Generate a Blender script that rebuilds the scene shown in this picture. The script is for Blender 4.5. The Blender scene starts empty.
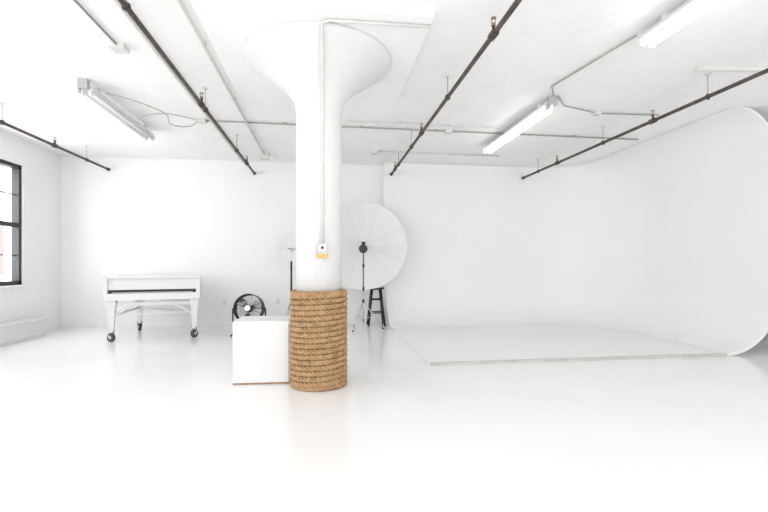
import bpy, math, random
from mathutils import Vector, Matrix
random.seed(4)
scene = bpy.context.scene
pi = math.pi

# ---------------------------------------------------------------- materials
def mat(name, col, rough=0.5, metal=0.0, spec=0.5, emit=None, estr=0, noise=0, nscale=5, bump=0, bscale=30, col2=None, coat=0):
    m = bpy.data.materials.new(name); m.use_nodes = True
    nt = m.node_tree; b = nt.nodes['Principled BSDF']
    b.inputs['Base Color'].default_value = (*col, 1)
    b.inputs['Roughness'].default_value = rough
    b.inputs['Metallic'].default_value = metal
    b.inputs['Specular IOR Level'].default_value = spec
    b.inputs['Coat Weight'].default_value = coat
    if emit:
        b.inputs['Emission Color'].default_value = (*emit, 1)
        b.inputs['Emission Strength'].default_value = estr
    tc = nt.nodes.new('ShaderNodeTexCoord')
    if noise or col2:
        n = nt.nodes.new('ShaderNodeTexNoise'); n.inputs['Scale'].default_value = nscale
        n.inputs['Detail'].default_value = 6
        nt.links.new(tc.outputs['Object'], n.inputs['Vector'])
        r = nt.nodes.new('ShaderNodeValToRGB')
        c2 = col2 if col2 else tuple(c*(1-noise) for c in col)
        r.color_ramp.elements[0].position = 0.35; r.color_ramp.elements[0].color = (*c2, 1)
        r.color_ramp.elements[1].position = 0.62; r.color_ramp.elements[1].color = (*col, 1)
        nt.links.new(n.outputs['Fac'], r.inputs['Fac'])
        nt.links.new(r.outputs['Color'], b.inputs['Base Color'])
    if bump:
        n2 = nt.nodes.new('ShaderNodeTexNoise'); n2.inputs['Scale'].default_value = bscale
        n2.inputs['Detail'].default_value = 5
        nt.links.new(tc.outputs['Object'], n2.inputs['Vector'])
        bp = nt.nodes.new('ShaderNodeBump'); bp.inputs['Strength'].default_value = bump
        bp.inputs['Distance'].default_value = 0.02
        nt.links.new(n2.outputs['Fac'], bp.inputs['Height'])
        nt.links.new(bp.outputs['Normal'], b.inputs['Normal'])
    return m

M_wall = mat('wall_paint', (0.90, 0.90, 0.90), 0.6, spec=0.3, noise=0.012, nscale=2, bump=0.15, bscale=25)
M_ceil = mat('ceiling_paint', (0.95, 0.948, 0.94), 0.7, spec=0.2, noise=0.03, nscale=3.5, bump=0.3, bscale=9)
M_floor = mat('floor_epoxy', (0.92, 0.92, 0.918), 0.16, spec=0.5, noise=0.02, nscale=1.5, bump=0.05, bscale=5)
M_cyc = mat('cyc_paint', (0.90, 0.90, 0.897), 0.5, spec=0.3, noise=0.01, nscale=2)
M_edge = mat('cyc_edge_dirty', (0.62, 0.61, 0.58), 0.8, noise=0.15, nscale=5)
M_col = mat('column_paint', (0.76, 0.757, 0.747), 0.5, spec=0.4, noise=0.02, nscale=4, bump=0.2, bscale=12)
M_rope = mat('manila_rope', (0.55, 0.36, 0.20), 0.9, spec=0.1, col2=(0.40, 0.245, 0.125), nscale=16, bump=0.4, bscale=160)
M_pipe = mat('rusty_pipe', (0.12, 0.085, 0.072), 0.6, metal=0.2, col2=(0.055, 0.045, 0.04), nscale=9)
M_wpipe = mat('painted_conduit', (0.75, 0.745, 0.73), 0.5, noise=0.1, nscale=7)
M_gpipe = mat('grey_conduit', (0.42, 0.41, 0.39), 0.45, noise=0.2, nscale=7)
M_brass = mat('sprinkler_brass', (0.35, 0.28, 0.2), 0.4, metal=0.8)
M_white = mat('white_lacquer', (0.78, 0.78, 0.78), 0.3, noise=0.01)
M_fixt = mat('fixture_enamel', (0.80, 0.80, 0.79), 0.35, noise=0.02)
M_tubeon = mat('tube_lit', (1, 1, 1), 0.3, emit=(1, 1, 0.98), estr=8)
M_tubeoff = mat('tube_unlit', (0.9, 0.9, 0.9), 0.2)
M_black = mat('black_paint', (0.02, 0.02, 0.022), 0.4, noise=0.2, nscale=20)
M_dark = mat('dark_metal', (0.05, 0.05, 0.055), 0.35, metal=0.6)
M_chrome = mat('chrome', (0.6, 0.6, 0.62), 0.25, metal=0.9)
M_rubber = mat('rubber', (0.06, 0.06, 0.065), 0.7)
M_gap = mat('key_slot_dark', (0.05, 0.05, 0.05), 0.7)
M_ivory = mat('ivory_keys', (0.6, 0.59, 0.55), 0.3)
M_yel = mat('yellow_plastic', (0.66, 0.43, 0.12), 0.5)
M_gbox = mat('grey_box_metal', (0.48, 0.48, 0.48), 0.4, metal=0.3)
M_wood = mat('raw_plywood', (0.40, 0.25, 0.14), 0.8, noise=0.3, nscale=20)
M_fabric = mat('umbrella_fabric', (0.79, 0.79, 0.79), 0.8, noise=0.01)
M_rib = mat('umbrella_rib', (0.74, 0.74, 0.75), 0.5)
M_frame = mat('window_frame_black', (0.012, 0.016, 0.018), 0.4)

def brick_mat():
    m = bpy.data.materials.new('pale_brick'); m.use_nodes = True
    nt = m.node_tree; b = nt.nodes['Principled BSDF']
    tc = nt.nodes.new('ShaderNodeTexCoord')
    sp = nt.nodes.new('ShaderNodeSeparateXYZ'); cb = nt.nodes.new('ShaderNodeCombineXYZ')
    nt.links.new(tc.outputs['Object'], sp.inputs[0])
    nt.links.new(sp.outputs['Y'], cb.inputs['X']); nt.links.new(sp.outputs['Z'], cb.inputs['Y'])
    br = nt.nodes.new('ShaderNodeTexBrick'); br.inputs['Scale'].default_value = 2.2
    br.inputs['Color1'].default_value = (0.54, 0.42, 0.39, 1)
    br.inputs['Color2'].default_value = (0.60, 0.48, 0.45, 1)
    br.inputs['Mortar'].default_value = (0.64, 0.60, 0.58, 1)
    nt.links.new(cb.outputs[0], br.inputs['Vector'])
    nt.links.new(br.outputs['Color'], b.inputs['Base Color'])
    b.inputs['Roughness'].default_value = 0.9
    return m
M_brick = brick_mat()
def glass_mat():
    m = bpy.data.materials.new('window_glass'); m.use_nodes = True
    nt = m.node_tree; nt.nodes.clear()
    o = nt.nodes.new('ShaderNodeOutputMaterial'); t = nt.nodes.new('ShaderNodeBsdfTransparent')
    g = nt.nodes.new('ShaderNodeBsdfGlossy'); g.inputs['Roughness'].default_value = 0.02
    mx = nt.nodes.new('ShaderNodeMixShader'); mx.inputs[0].default_value = 0.06
    nt.links.new(t.outputs[0], mx.inputs[1]); nt.links.new(g.outputs[0], mx.inputs[2])
    nt.links.new(mx.outputs[0], o.inputs[0]); return m
M_glass = glass_mat()

# ---------------------------------------------------------------- mesh builder
class B:
    def __init__(s): s.v = []; s.f = []; s.mi = []; s.mats = []; s.sm = []
    def m(s, mt):
        if mt not in s.mats: s.mats.append(mt)
        return s.mats.index(mt)
    def face(s, idx, mt, smooth=False):
        s.f.append(tuple(idx)); s.mi.append(s.m(mt)); s.sm.append(smooth)
    def hexa(s, vs, mt):
        n = len(s.v); s.v += [Vector(v) for v in vs]
        for q in ((3, 2, 1, 0), (4, 5, 6, 7), (0, 1, 5, 4), (1, 2, 6, 5), (2, 3, 7, 6), (3, 0, 4, 7)):
            s.face([n+i for i in q], mt)
    def box(s, a, b, mt, M=None):
        vs = []
        for z in (a[2], b[2]):
            for x, y in ((a[0], a[1]), (b[0], a[1]), (b[0], b[1]), (a[0], b[1])):
                p = Vector((x, y, z)); vs.append(M @ p if M else p)
        s.hexa(vs, mt)
    def tube(s, pts, r, mt, sides=10, closed=False, cap=True, M=None):
        pts = [Vector(p) for p in pts]; n = len(pts)
        rs = r if isinstance(r, (list, tuple)) else [r]*n
        base = len(s.v); up = None
        for i, p in enumerate(pts):
            if closed: t = pts[(i+1) % n]-pts[i-1]
            else: t = pts[min(i+1, n-1)]-pts[max(i-1, 0)]
            t.normalize()
            if up is None:
                up = Vector((0, 0, 1)) if abs(t.z) < 0.9 else Vector((1, 0, 0))
            up = (up - t*up.dot(t)).normalized()
            w = t.cross(up)
            for k in range(sides):
                a = 2*pi*k/sides
                q = p + (up*math.cos(a)+w*math.sin(a))*rs[i]
                s.v.append(M @ q if M else q)
        for i in range(n if closed else n-1):
            j = (i+1) % n
            for k in range(sides):
                l = (k+1) % sides
                s.face((base+i*sides+k, base+i*sides+l, base+j*sides+l, base+j*sides+k), mt, True)
        if cap and not closed:
            s.face([base+k for k in range(sides)][::-1], mt)
            s.face([base+(n-1)*sides+k for k in range(sides)], mt)
    def lathe(s, prof, c, mt, sides=48, M=None, cap=True, smooth=True):
        base = len(s.v)
        for r, z in prof:
            for k in range(sides):
                a = 2*pi*k/sides
                q = Vector((c[0]+r*math.cos(a), c[1]+r*math.sin(a), c[2]+z))
                s.v.append(M @ q if M else q)
        for i in range(len(prof)-1):
            for k in range(sides):
                l = (k+1) % sides
                s.face((base+i*sides+k, base+i*sides+l, base+(i+1)*sides+l, base+(i+1)*sides+k), mt, smooth)
        if cap:
            s.face([base+k for k in range(sides)][::-1], mt)
            s.face([base+(len(prof)-1)*sides+k for k in range(sides)], mt)
    def prism(s, poly, z0, z1, mt, M=None):
        n = len(s.v); k = len(poly)
        for z in (z0, z1):
            for x, y in poly:
                q = Vector((x, y, z)); s.v.append(M @ q if M else q)
        s.face(list(range(n, n+k))[::-1], mt); s.face(list(range(n+k, n+2*k)), mt)
        for i in range(k):
            j = (i+1) % k
            s.face((n+i, n+j, n+k+j, n+k+i), mt)
    def build(s, name, bevel=0, loc=None, rotz=0):
        me = bpy.data.meshes.new(name); me.from_pydata([tuple(p) for p in s.v], [], s.f)
        for mt in s.mats: me.materials.append(mt)
        for p, i, q in zip(me.polygons, s.mi, s.sm): p.material_index = i; p.use_smooth = q
        me.update()
        o = bpy.data.objects.new(name, me); scene.collection.objects.link(o)
        if loc: o.location = loc
        o.rotation_euler[2] = rotz
        if bevel:
            bv = o.modifiers.new('bevel', 'BEVEL'); bv.width = bevel; bv.segments = 2; bv.limit_method = 'ANGLE'
        return o

XL, XR, YB, YF, H = -5.0, 6.9, 9.0, -3.0, 3.30

# ---------------------------------------------------------------- room shell
b = B(); b.box((XL-0.3, YF, -0.12), (XR+0.2, YB+0.2, 0), M_floor); b.build('floor')
b = B(); b.box((XL-0.3, YF, H), (XR+0.2, YB+0.2, H+0.15), M_ceil); b.build('ceiling')
b = B(); b.box((XL-0.3, YB, 0), (XR+0.2, YB+0.2, H), M_wall); b.build('wall_back')
b = B(); b.box((XR, YF, 0), (XR+0.2, YB, H), M_wall); b.build('wall_right')
WZ0, WZ1 = 0.87, 2.86
wins = [(0.2, 1.9), (3.3, 5.0), (6.25, 7.95)]
b = B()
b.box((XL-0.3, YF, 0), (XL, YB, WZ0), M_wall); b.box((XL-0.3, YF, WZ1), (XL, YB, H), M_wall)
ys = [YF]+[y for w in wins for y in w]+[YB]
for i in range(0, len(ys), 2): b.box((XL-0.3, ys[i], WZ0), (XL, ys[i+1], WZ1), M_wall)
b.build('wall_left')
for i, (y0, y1) in enumerate(wins):
    b = B(); x0, x1 = XL-0.14, XL-0.03
    f = 0.065
    b.box((x0, y0, WZ0), (x1, y0+f, WZ1), M_frame); b.box((x0, y1-f, WZ0), (x1, y1, WZ1), M_frame)
    b.box((x0, y0, WZ0), (x1, y1, WZ0+f), M_frame); b.box((x0, y0, WZ1-f), (x1, y1, WZ1), M_frame)
    zm = 1.86
    b.box((x0+0.02, y0, zm-0.035), (x1-0.01, y1, zm+0.035), M_frame)
    ym = (y0+y1)/2
    b.box((x0+0.04, ym-0.02, WZ0), (x1-0.04, ym+0.02, WZ1), M_frame)
    for zz in (1.36, 2.36): b.box((x0+0.05, y0, zz-0.008), (x1-0.04, y1, zz+0.008), M_frame)
    b.box((x0+0.055, y0+f, WZ0+f), (x0+0.06, y1-f, WZ1-f), M_glass)
    b.build('window_%d' % (i+1))
    b = B(); b.box((XL-0.02, y0-0.04, WZ0-0.04), (XL+0.05, y1+0.04, WZ0), M_wall); b.build('trim_%d' % (i+1), 0.005)
# baseboard heater enclosure
b = B(); b.box((XL+.004, 2.0, 0), (XL+0.26, 8.1, 0.27), M_white); b.box((XL+.004, 2.0, 0.27), (XL+0.29, 8.12, 0.31), M_white)
for k in range(8): b.box((XL+0.255, 2.3+k*0.72, 0.05), (XL+0.268, 2.3+k*0.72+0.62, 0.075), M_wall)
b.build('radiator_cover', 0.006)
# exterior building
b = B(); b.box((-12, -4, -3), (-10, 26, 9), M_brick)
for k in range(7):
    for z in (-1, 2.4, 5.8):
        b.box((-10.02, -2+k*4, z), (-9.97, -0.4+k*4, z+1.9), M_fixt)
b.build('neighbouring_building')

# ---------------------------------------------------------------- cyclorama
CX0, CX1, CY0, CY1 = 1.23, 6.0, 5.0, 8.70
b = B(); ph = 0.04; Rc = 1.6
path = []
for i in range(9): path.append((CX0+(CX1-Rc-CX0)*i/8, CY1, 0, -1))
for i in range(1, 17):
    a = pi/2*(1-i/16)
    path.append((CX1-Rc+Rc*math.cos(a), CY1-Rc+Rc*math.sin(a), -math.cos(a), -math.sin(a)))
for i in range(1, 9): path.append((CX1, CY1-Rc-(CY1-Rc-CY0)*i/8, -1, 0))
n = len(path); prof_n = 0; r0 = 0.76
for i, (x, y, nx, ny) in enumerate(path):
    s_ = min(1, max(0, (i-9)/15)); rt = 0.03+0.62*s_*s_*(3-2*s_)
    pr = []
    for k in range(13):
        a = pi/2*k/12; pr.append((r0-r0*math.sin(a), ph+r0-r0*math.cos(a)))
    for k in range(1, 6): pr.append((0, ph+r0+(H-0.005-rt-ph-r0)*k/6))
    for k in range(13):
        a = pi/2*k/12; pr.append((rt-rt*math.cos(a), H-0.005-rt+rt*math.sin(a)))
    prof_n = len(pr)
    for o, z in pr: b.v.append(Vector((x+nx*o, y+ny*o, z)))
for i in range(n-1):
    for k in range(prof_n-1):
        b.face((i*prof_n+k, i*prof_n+k+1, (i+1)*prof_n+k+1, (i+1)*prof_n+k), M_cyc, True)
base = len(b.v)
b.v += [Vector((CX0, CY0, ph)), Vector((CX1-r0, CY0, ph))]
b.face([base, base+1]+[i*prof_n for i in range(n-2, -1, -1)], M_cyc)
b.box((CX0, CY0-0.012, 0), (CX1-r0, CY0, ph-0.002), M_edge)
b.box((CX0-0.012, CY0-0.012, 0), (CX0, CY1-0.5, ph-0.002), M_cyc)
b.box((CX0-0.03, CY1+0.0, 0), (CX0-0.001, YB-.002, H-0.002), M_cyc)
foot = [(CY1-(r0-r0*math.sin(pi/2*k/12)), ph+r0-r0*math.cos(pi/2*k/12)) for k in range(13)]
g = len(b.v)
for yy, zz in foot: b.v.append(Vector((CX0-0.001, yy, zz)))
b.v.append(Vector((CX0-0.001, CY1, 0))); b.v.append(Vector((CX0-0.001, CY1-r0, 0)))
b.face(list(range(g, g+15)), M_cyc)
last = (n-1)*prof_n; e = len(b.v)
prf = [b.v[last+k].copy() for k in range(prof_n)]
for k, p in enumerate(prf):
    a_ = prf[max(k-1, 0)]; c_ = prf[min(k+1, prof_n-1)]; t = (c_-a_).normalized()
    nrm = Vector((t.z, 0, -t.x)); q = p+nrm*0.04; q.z = min(max(q.z, 0), H-0.003)
    b.v.append(p.copy()); b.v.append(q); b.v.append(q+Vector((0, 0.5, 0)))
for k in range(prof_n-1):
    b.face((e+3*k, e+3*k+1, e+3*k+4, e+3*k+3), M_cyc)
    b.face((e+3*k+1, e+3*k+2, e+3*k+5, e+3*k+4), M_cyc, True)
b.build('cyclorama')

# ---------------------------------------------------------------- column
cx, cy = -0.06, 4.38
b = B(); b.box((cx-0.98, cy-0.92, H-0.05), (cx+0.96, cy+1.0, H), M_ceil); b.build('ceiling_drop_panel', 0.008)
b = B()
b.lathe([(0.228, 0), (0.228, 2.66), (0.231, 2.74), (0.24, 2.80), (0.262, 2.855), (0.31, 2.915), (0.42, 3.005), (0.54, 3.09), (0.64, 3.16), (0.70, 3.205), (0.725, 3.23), (0.73, H-0.05)], (cx, cy, 0), M_col, 96)
b.build('concrete_column')
# rope wrap
b = B(); N = 144; Rr = 0.26; pitch = 0.0525; ztop = 0.925
turns = (ztop-0.027)/pitch+2
tot = int(turns*N); lay = 12.37
for st in range(3):
    pts = []
    for i in range(tot+1):
        th = 2*pi*i/N; z = min(max(0.027+pitch*(i/N-1), 0.027), ztop)
        ph_ = 2*pi*(lay*i/N+st/3)
        o = 0.015
        rr = Rr+o*math.cos(ph_); zz = z-o*math.sin(ph_)
        pts.append((cx+rr*math.cos(th+0.6), cy+rr*math.sin(th+0.6), zz))
    b.tube(pts, 0.013, M_rope, 8)
b.build('rope_wrap')
# conduit + switch on the column
b = B(); ux = cx+0.035
yf = cy-0.235
pts = [(ux, yf-0.008, 1.40), (ux, yf-0.008, 2.72), (ux, yf-0.03, 2.82), (ux, cy-0.45, 3.0), (ux, cy-0.70, 3.175), (ux, cy-0.745, 3.2), (ux, cy-0.75, 3.215), (ux+0.02, cy-0.77, 3.225), (ux+0.07, cy-0.78, 3.232), (cx+0.95, cy-0.80, 3.232)]
b.tube(pts, 0.012, M_wpipe, 10)
b.box((ux-0.042, yf-0.045, 1.30), (ux+0.042, yf+0.02, 1.40), M_gbox)
b.box((ux-0.036, yf-0.05, 1.335), (ux+0.036, yf-0.044, 1.395), M_wpipe)
b.box((ux-0.05, yf-0.05, 1.265), (ux+0.05, yf+0.02, 1.302), M_yel)
b.box((ux-0.012, yf-0.058, 1.352), (ux+0.012, yf-0.05, 1.375), M_black)
for z in (1.7, 2.3): b.box((ux-0.022, yf-0.012, z), (ux+0.022, yf+0.01, z+0.02), M_wpipe)
b.build('switch_box_conduit')

# ---------------------------------------------------------------- sprinkler pipes
PZ = 3.05
def sprinkler(name, x, yend, ys_head, ys_hang):
    b = B(); r = 0.021
    b.tube([(x, YF+0.2, PZ), (x, yend, PZ)], r, M_pipe, 14)
    for y in ys_head:
        b.tube([(x, y-0.045, PZ), (x, y+0.045, PZ)], r+0.012, M_pipe, 12)
        b.tube([(x, y, PZ), (x, y, PZ+0.07)], 0.014, M_pipe, 8)
        b.tube([(x, y, PZ+0.07), (x, y, PZ+0.09)], 0.02, M_brass, 8)
        b.tube([(x-0.012, y, PZ+0.09), (x-0.016, y, PZ+0.115), (x, y, PZ+0.13), (x+0.016, y, PZ+0.115), (x+0.012, y, PZ+0.09)], 0.004, M_brass, 6)
        b.lathe([(0.022, 0), (0.022, 0.004)], (x, y, PZ+0.13), M_brass, 14)
    for y in ys_hang:
        b.tube([(x, y, PZ+0.02), (x, y, H-0.002)], 0.005, M_gpipe, 6)
        b.lathe([(0.03, 0), (0.018, -0.015)], (x, y, H-0.001), M_wpipe, 12)
        ring = [(x+math.cos(a)*(r+0.006), y, PZ+math.sin(a)*(r+0.008)) for a in [2*pi*k/14 for k in range(14)]]
        b.tube(ring, 0.006, M_pipe, 6, closed=True)
    b.tube([(x, yend-0.05, PZ), (x, yend, PZ)], r+0.01, M_pipe, 12)
    return b.build(name)
sprinkler('sprinkler_pipe', -4.15, 8.97, [4.4, 7.3], [0, 3.2, 6.2, 8.2])
sprinkler('sprinkler_pipe', -1.41, 8.97, [5.2, 8.1], [0, 3.3, 5.35, 7.2])
sprinkler('sprinkler_pipe', 1.34, 8.67, [3.3, 5.9, 8.2], [0, 4.6, 6.6, 7.8])
sprinkler('sprinkler_pipe', 4.17, 8.67, [5.0, 7.3], [0, 4.2, 6.0, 8.0])

# ---------------------------------------------------------------- conduits on ceiling
def conduit(name, pts, r=0.011, mt=M_wpipe, boxes=(), clips=0):
    b = B(); b.tube(pts, r, mt, 8)
    for (x, y, z, sx, sy, sz) in boxes: b.box((x-sx/2, y-sy/2, z-sz), (x+sx/2, y+sy/2, z), M_wpipe)
    p = [Vector(q) for q in pts]
    if clips:
        for i in range(len(p)-1):
            L = (p[i+1]-p[i]).length
            k = int(L/clips)
            for j in range(1, k+1):
                q = p[i].lerp(p[i+1], j/(k+1))
                b.box((q.x-0.02, q.y-0.02, q.z-0.004), (q.x+0.02, q.y+0.02, H-0.001), mt)
    return b.build(name)
cz = H-0.018
EC = 'electrical_conduit'
conduit(EC, [(-1.75, 6.5, cz), (5.15, 6.5, cz)], 0.011, M_gpipe, [(-1.75, 6.5, H, .1, .1, .05), (1.9, 6.5, H, .1, .1, .05)], 1.2)
conduit(EC, [(0.3, 6.25, cz), (2.6, 6.25, cz)], 0.009, M_wpipe, [], 1.0)
conduit(EC, [(0.9, 7.85, cz), (3.3, 7.85, cz)], 0.012, M_wpipe, [(0.9, 7.85, H, .12, .12, .06)], 1.0)
conduit(EC, [(-1.95, -2.5, cz), (-1.95, 4.35, cz)], 0.011, M_gpipe, [(-1.95, 4.42, H, .13, .13, .05)], 1.3)
conduit(EC, [(-1.62, -2.5, H-.03), (-1.62, 8.95, H-.03)], 0.022, M_wpipe, [], 1.4)
conduit(EC, [(-1.13, -2.5, H-.03), (-1.13, 8.3, H-.03)], 0.017, M_wpipe, [(-1.13, 8.35, H, .16, .16, .1)], 1.4)
conduit(EC, [(2.8, 3.55, cz), (2.62, 4.7, cz), (2.78, 4.95, cz)], 0.009, M_gpipe)
conduit(EC, [(2.85, 4.97, cz), (3.1, 5.25, cz), (3.7, 5.45, cz), (4.6, 5.4, cz)], 0.009, M_gpipe, [(3.7, 5.45, H, .08, .08, .04)])
conduit(EC, [(3.9, 4.05, cz), (6.6, 3.75, cz)], 0.03, M_wpipe, [], 1.5)
def smooth(pts, n=8):
    out = []; P = [Vector(p) for p in pts]
    for i in range(len(P)-1):
        p0 = P[max(i-1, 0)]; p1 = P[i]; p2 = P[i+1]; p3 = P[min(i+2, len(P)-1)]
        for k in range(n):
            t = k/n
            out.append(0.5*((2*p1)+(-p0+p2)*t+(2*p0-5*p1+4*p2-p3)*t*t+(-p0+3*p1-3*p2+p3)*t**3))
    out.append(P[-1]); return out
b = B()
b.tube(smooth([(-2.57, 5.5, H-.06), (-2.3, 5.6, H-.10), (-2.05, 5.9, H-.14), (-2.15, 6.4, H-.12), (-2.0, 6.7, H-.05), (-1.81, 6.5, H-.025)]), 0.007, M_gpipe, 6)
b.tube(smooth([(-2.57, 6.6, H-.06), (-2.45, 6.2, H-.10), (-2.1, 6.05, H-.09), (-1.81, 6.45, H-.025)]), 0.006, M_gpipe, 6)
b.build('hanging_cable')

# ---------------------------------------------------------------- fluorescent fixtures
def fixture(x, y0, y1, lit):
    b = B(); zt = H-0.05
    prof = [(-0.05, 0), (-0.05, -0.03), (-0.09, -0.055), (-0.085, -0.06), (0.085, -0.06), (0.09, -0.055), (0.05, -0.03), (0.05, 0)]
    n = len(b.v)
    for y in (y0, y1):
        for px, pz in prof: b.v.append(Vector((x+px, y, zt+pz)))
    k = len(prof)
    for i in range(k):
        j = (i+1) % k; b.face((n+i, n+j, n+k+j, n+k+i), M_fixt)
    b.face(list(range(n, n+k)), M_fixt); b.face(list(range(n+k, n+2*k))[::-1], M_fixt)
    for dx in (-0.045, 0.045):
        b.tube([(x+dx, y0+0.03, zt-0.09), (x+dx, y1-0.03, zt-0.09)], 0.019, M_tubeon if lit else M_tubeoff, 12)
        for yy in (y0+0.01, y1-0.04): b.box((x+dx-0.016, yy, zt-0.115), (x+dx+0.016, yy+0.03, zt-0.058), M_fixt)
    for yy in (y0+0.25, y1-0.25):
        b.box((x-0.03, yy-0.03, zt-0.001), (x+0.03, yy+0.03, H-0.001), M_fixt)
    b.box((x-0.05, y0-0.06, zt-0.06), (x+0.05, y0, H-0.001), M_gbox)
    b.tube([(x-0.04, y0-0.04, zt-0.06), (x-0.04, y0-0.04, zt-0.11)], 0.015, M_gbox, 10)
    return b.build('fluorescent_light')
fixture(2.80, 5.05, 7.2, True)
fixture(2.84, 1.25, 3.5, True)
fixture(-2.70, 5.30, 7.15, False)

# ---------------------------------------------------------------- grand piano
b = B()
def cat(pts, n=6): return [(p.x, p.y) for p in smooth([(x, y, 0) for x, y in pts], n)]
W = 1.37
curve = cat([(W, 0.55), (W-0.03, 0.75), (1.12, 0.98), (0.96, 1.2), (0.84, 1.42), (0.62, 1.56), (0.32, 1.55), (0.08, 1.42), (0, 1.2)], 5)
outline = [(0, 0.22), (W, 0.22)]+curve
b.prism(outline, 0.66, 1.0, M_white)
lidc = [(x+(x-W/2)*0.02, y+(y-0.7)*0.02) for x, y in curve]
b.prism([(-0.012, -0.015), (W+0.012, -0.015)]+lidc, 1.0, 1.025, M_white)
b.box((0, 0, 0.65), (W, 0.30, 0.755), M_white)
b.box((0, 0, 0.755), (0.06, 0.25, 1.0), M_white); b.box((W-0.06, 0, 0.755), (W, 0.25, 1.0), M_white)
b.box((0.06, 0.06, 0.755), (W-0.06, 0.24, 0.772), M_gap)
for k in range(52):
    x = 0.11+k*(W-0.22)/52
    b.box((x, 0.05, 0.756), (x+0.020, 0.12, 0.774), M_ivory)
b.box((0.06, 0.035, 0.81), (W-0.06, 0.24, 0.998), M_white)
b.box((0.06, 0.08, 0.772), (W-0.06, 0.24, 0.81), M_gap)
b.box((0.02, -0.01, 0.985), (W-0.02, 0.02, 1.0), M_white)
legs = [(0.09, 0.13), (W-0.09, 0.13), (0.30, 1.30)]
for lx, ly in legs:
    b.box((lx-0.07, ly-0.07, 0.54), (lx+0.07, ly+0.07, 0.66), M_white)
    vs = []
    for z, h_ in ((0.165, 0.034), (0.54, 0.055)):
        for sx, sy in ((-1, -1), (1, -1), (1, 1), (-1, 1)): vs.append((lx+sx*h_, ly+sy*h_, z))
    b.hexa(vs, M_white)
    b.lathe([(0.05, 0.145), (0.05, 0.17)], (lx, ly, 0), M_chrome, 16)
    b.tube([(lx-0.03, ly, 0.15), (lx-0.038, ly-0.02, 0.068)], 0.011, M_chrome, 8)
    b.tube([(lx+0.03, ly, 0.15), (lx+0.038, ly-0.02, 0.068)], 0.011, M_chrome, 8)
for (lx, ly), ang in zip(legs, (0.9, -0.7, 0.4)):
    Mw = Matrix.Translation((lx, ly-0.02, 0.068)) @ Matrix.Rotation(ang, 4, 'Z')
    b.tube([(-0.022, 0, 0), (0.022, 0, 0)], 0.067, M_rubber, 24, M=Mw)
    b.tube([(-0.026, 0, 0), (0.026, 0, 0)], 0.030, M_chrome, 14, M=Mw)
b.box((0.09, 0.11, 0.555), (W-0.09, 0.15, 0.61), M_white)
for x0_, x1_ in ((0.12, 0.40), (W-0.12, W-0.40)):
    b.tube([(x0_, 0.13, 0.40), (x1_, 0.13, 0.58)], 0.020, M_white, 8)
b.tube([(0.11, 0.16, 0.42), (0.30, 1.27, 0.42)], 0.02, M_white, 8)
b.tube([(W-0.11, 0.16, 0.42), (0.33, 1.28, 0.42)], 0.02, M_white, 8)
b.tube([(0.12, 0.14, 0.42), (W-0.12, 0.14, 0.42)], 0.013, M_white, 8)
b.build('grand_piano', 0.006, loc=(-3.37, 7.10, 0), rotz=math.radians(13))

# ---------------------------------------------------------------- white box
b = B()
w, d, h = 0.56, 0.46, 0.635
b.box((0, 0, 0.018), (w, d, h), M_white)
b.box((0.002, 0.002, 0), (w-0.002, d-0.002, 0.018), M_wood)
b.box((w-0.012, -0.002, 0.018), (w-0.006, 0.0, h-0.03), M_wood)
b.build('white_plywood_box', 0.004, loc=(-0.915, 4.46, 0), rotz=math.radians(-2))

# ---------------------------------------------------------------- floor fan
b = B(); R = 0.245
Mf = Matrix.Translation((-1.31, 7.75, 0.44)) @ Matrix.Rotation(math.radians(-6), 4, 'Z') @ Matrix.Rotation(math.radians(80), 4, 'X')
def ring(r, z, t, mt, sides=48): b.tube([(r*math.cos(2*pi*k/sides), r*math.sin(2*pi*k/sides), z) for k in range(sides)], t, mt, 6, closed=True, M=Mf)
b.lathe([(R-0.005, -0.08), (R, -0.08), (R, 0.08), (R-0.005, 0.08), (R-0.005, -0.08)], (0, 0, 0), M_dark, 48, M=Mf, cap=False)
for sgn in (1, -1):
    for r in (0.06, 0.09, 0.12, 0.15, 0.18, 0.21): ring(r, sgn*(0.09+0.02*(1-r/R)), 0.0016, M_dark, 36)
    ring(R, sgn*0.08, 0.009, M_dark)
    for k in range(16):
        a = 2*pi*k/16
        b.tube([(0.05*math.cos(a), 0.05*math.sin(a), sgn*0.108), (R*math.cos(a), R*math.sin(a), sgn*0.085)], 0.0022, M_dark, 5, M=Mf)
    b.lathe([(0.05, sgn*0.10), (0.05, sgn*0.115)], (0, 0, 0), M_chrome if sgn > 0 else M_dark, 20, M=Mf)
b.lathe([(0.06, -0.06), (0.06, 0.03), (0.03, 0.05)], (0, 0, 0), M_dark, 20, M=Mf)
for k in range(3):
    a0 = 2*pi*k/3+0.4; n = len(b.v); S = 8
    for i in range(S+1):
        r = 0.05+(R-0.07)*i/S
        wd = 0.35+0.25*math.sin(pi*i/S)
        for j in range(5):
            t = j/4-0.5; a = a0+t*wd*2*(0.8)
            b.v.append(Mf @ Vector((r*math.cos(a), r*math.sin(a), t*0.07)))
    for i in range(S):
        for j in range(4):
            q = n+i*5+j; b.face((q, q+1, q+6, q+5), M_chrome, True)
b.tube([(-R-0.01, 0, 0), (-R-0.03, 0, 0)], 0.03, M_dark, 12, M=Mf)
b.tube([(R+0.01, 0, 0), (R+0.03, 0, 0)], 0.03, M_dark, 12, M=Mf)
fx, fy = -1.31, 7.75
pts = [(fx-0.275, fy, 0.44), (fx-0.275, fy, 0.2), (fx-0.26, fy, 0.16), (fx-0.2, fy, 0.145), (fx+0.2, fy, 0.145), (fx+0.26, fy, 0.16), (fx+0.275, fy, 0.2), (fx+0.275, fy, 0.44)]
b.tube(pts, 0.013, M_dark, 10)
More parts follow.
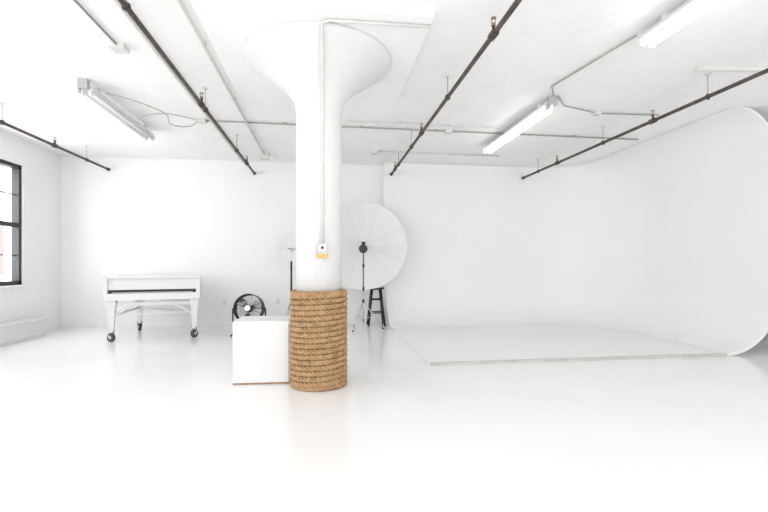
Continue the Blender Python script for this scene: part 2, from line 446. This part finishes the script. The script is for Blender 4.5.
for sx in (-0.2, 0.2):
    b.tube([(fx+sx, fy, 0.145), (fx+sx*1.25, fy-0.2, 0.013), (fx+sx*1.25, fy-0.28, 0.013)], 0.013, M_dark, 8)
    b.tube([(fx+sx, fy, 0.145), (fx+sx*1.25, fy+0.2, 0.013), (fx+sx*1.25, fy+0.28, 0.013)], 0.013, M_dark, 8)
b.build('floor_fan')

# ---------------------------------------------------------------- umbrellas on stands
def umbrella(name, sx, sy, zc, R, depth, yaw, pitch, off, gores=16, strobe=True):
    b = B()
    Mh = Matrix.Translation((sx, sy, zc)) @ Matrix.Rotation(yaw, 4, 'Z') @ Matrix.Rotation(pi/2+pitch, 4, 'X')
    n = len(b.v); per = 6; tot = gores*per; rings = 12
    for i in range(rings+1):
        q = i/rings
        for k in range(tot):
            a = 2*pi*k/tot; fr = (k % per)/per
            sag = 1-0.022*math.sin(pi*fr)*q
            r = R*q*sag
            z = -off+depth*q*q+0.006*math.sin(pi*fr)*q
            b.v.append(Mh @ Vector((r*math.cos(a), r*math.sin(a), z)))
    for i in range(rings):
        for k in range(tot):
            l = (k+1) % tot
            b.face((n+i*tot+k, n+i*tot+l, n+(i+1)*tot+l, n+(i+1)*tot+k), M_fabric, True)
    for g_ in range(gores):
        a = 2*pi*g_/gores
        b.tube([(R*q*math.cos(a), R*q*math.sin(a), -off+depth*q*q+0.005) for q in [i/8 for i in range(9)]], 0.0025, M_rib, 5, M=Mh)
    b.tube([(0, 0, -off-0.03), (0, 0, 0.12)], 0.006, M_dark, 8, M=Mh)
    if strobe:
        b.lathe([(0.045, -0.12), (0.055, -0.10), (0.055, 0.10), (0.05, 0.13)], (0, -0.06, 0), M_black, 20, M=Mh)
        b.lathe([(0.085, -0.18), (0.055, -0.12)], (0, -0.06, 0), M_black, 24, M=Mh)
        b.box((-0.02, -0.13, -0.03), (0.02, -0.0, 0.03), M_black, M=Mh)
        b.box((-0.035, 0.0, 0.0), (0.035, 0.06, 0.1), M_black, M=Mh)
    else:
        b.box((-0.02, -0.05, -0.02), (0.02, 0.02, 0.02), M_gbox, M=Mh)
    zt = zc-0.05
    b.tube([(sx, sy, 0.12), (sx, sy, zt*0.5)], 0.014, M_chrome if strobe else M_dark, 10)
    if strobe: b.tube([(sx, sy, zt*0.5), (sx, sy, zt)], 0.010, M_dark, 10)
    else:
        b.tube([(sx, sy, zt*0.5), (sx, sy, 1.27)], 0.018, M_black, 10)
        b.tube([(sx, sy, 1.27), (sx, sy, zt)], 0.009, M_wpipe, 10)
    for z in (zt*0.5, zt*0.78): b.tube([(sx, sy, z-0.03), (sx, sy, z+0.03)], 0.02, M_black, 10)
    b.tube([(sx, sy, 0.50), (sx, sy, 0.56)], 0.022, M_black, 10)
    for k in range(3):
        a = 2*pi*k/3-0.1; c, s_ = math.cos(a), math.sin(a)
        b.tube([(sx, sy, 0.53), (sx+c*0.36, sy+s_*0.36, 0.012)], 0.009, M_chrome, 8)
        b.tube([(sx, sy, 0.15), (sx+c*0.18, sy+s_*0.18, 0.27)], 0.006, M_chrome, 8)
        b.tube([(sx+c*0.35, sy+s_*0.35, 0.02), (sx+c*0.38, sy+s_*0.38, 0.012)], 0.012, M_black, 8)
    return b.build(name)
umbrella('umbrella_light', 0.71, 8.0, 1.57, 0.87, 0.24, math.radians(-4), math.radians(0), 0.55)
umbrella('umbrella_light', -0.62, 8.15, 1.50, 0.34, 0.10, math.radians(-25), 0, 0.30, 8, False)

# ---------------------------------------------------------------- bar stool
b = B(); sx, sy = 1.005, 8.50
b.lathe([(0.14, 0.715), (0.165, 0.72), (0.172, 0.735), (0.165, 0.75), (0.13, 0.748), (0.0005, 0.742)], (sx, sy, 0), M_black, 32)
for k in range(4):
    a = pi/4+pi/2*k; c, s_ = math.cos(a), math.sin(a)
    b.tube([(sx+c*0.225, sy+s_*0.225, 0.0), (sx+c*0.12, sy+s_*0.12, 0.72)], [0.017, 0.022], M_black, 10)
def lp(k, z):
    a = pi/4+pi/2*k; r = 0.225-(0.105)*z/0.72; return (sx+math.cos(a)*r, sy+math.sin(a)*r, z)
for k in range(4):
    for z in ((0.20, 0.45) if k % 2 else (0.26, 0.52)):
        b.tube([lp(k, z), lp(k+1, z)], 0.012, M_black, 8)
b.build('bar_stool')

# small wall outlets
for (x, z) in ((-0.95, 0.4), (-2.0, 0.4)):
    b = B(); b.box((x-0.035, YB-0.012, z), (x+0.035, YB, z+0.11), M_fixt)
    b.box((x-0.012, YB-0.014, z+0.02), (x+0.012, YB-0.011, z+0.045), M_wpipe); b.box((x-0.012, YB-0.014, z+0.065), (x+0.012, YB-0.011, z+0.09), M_wpipe)
    b.build('wall_outlet')

# ---------------------------------------------------------------- lights
w = bpy.data.worlds.new('World'); scene.world = w; w.use_nodes = True
w.node_tree.nodes['Background'].inputs[0].default_value = (0.98, 0.985, 1.0, 1)
w.node_tree.nodes['Background'].inputs[1].default_value = 1.8
def area(name, loc, rot, sx, sy, e, col=(1, 1, 1)):
    l = bpy.data.lights.new(name, 'AREA'); l.shape = 'RECTANGLE'; l.size = sx; l.size_y = sy; l.energy = e; l.color = col
    o = bpy.data.objects.new(name, l); scene.collection.objects.link(o); o.location = loc; o.rotation_euler = rot; return o
for i, (y0, y1) in enumerate(wins):
    area('window_daylight_%d' % (i+1), (XL-0.35, (y0+y1)/2, 1.87), (0, -pi/2, 0), 1.9, 1.6, 74, (0.995, 0.998, 1))
area('rear_fill_light', (0.8, YF+0.05, 1.3), (pi/2+math.radians(30), 0, 0), 11, 2.4, 145, (1, 0.999, 0.995))  # added fill light across the open rear, tilted up to brighten the ceiling

# ---------------------------------------------------------------- camera
cam = bpy.data.cameras.new('camera'); co = bpy.data.objects.new('camera', cam); scene.collection.objects.link(co)
cam.sensor_width = 36; cam.lens = 430*36/768; cam.shift_y = 9/768; cam.clip_start = 0.05
co.location = (0, 0, 1.2); co.rotation_euler = (pi/2, 0, -math.atan(59/430))
scene.camera = co
scene.view_settings.view_transform = 'Standard'
scene.view_settings.look = 'None'
scene.view_settings.exposure = 0.0
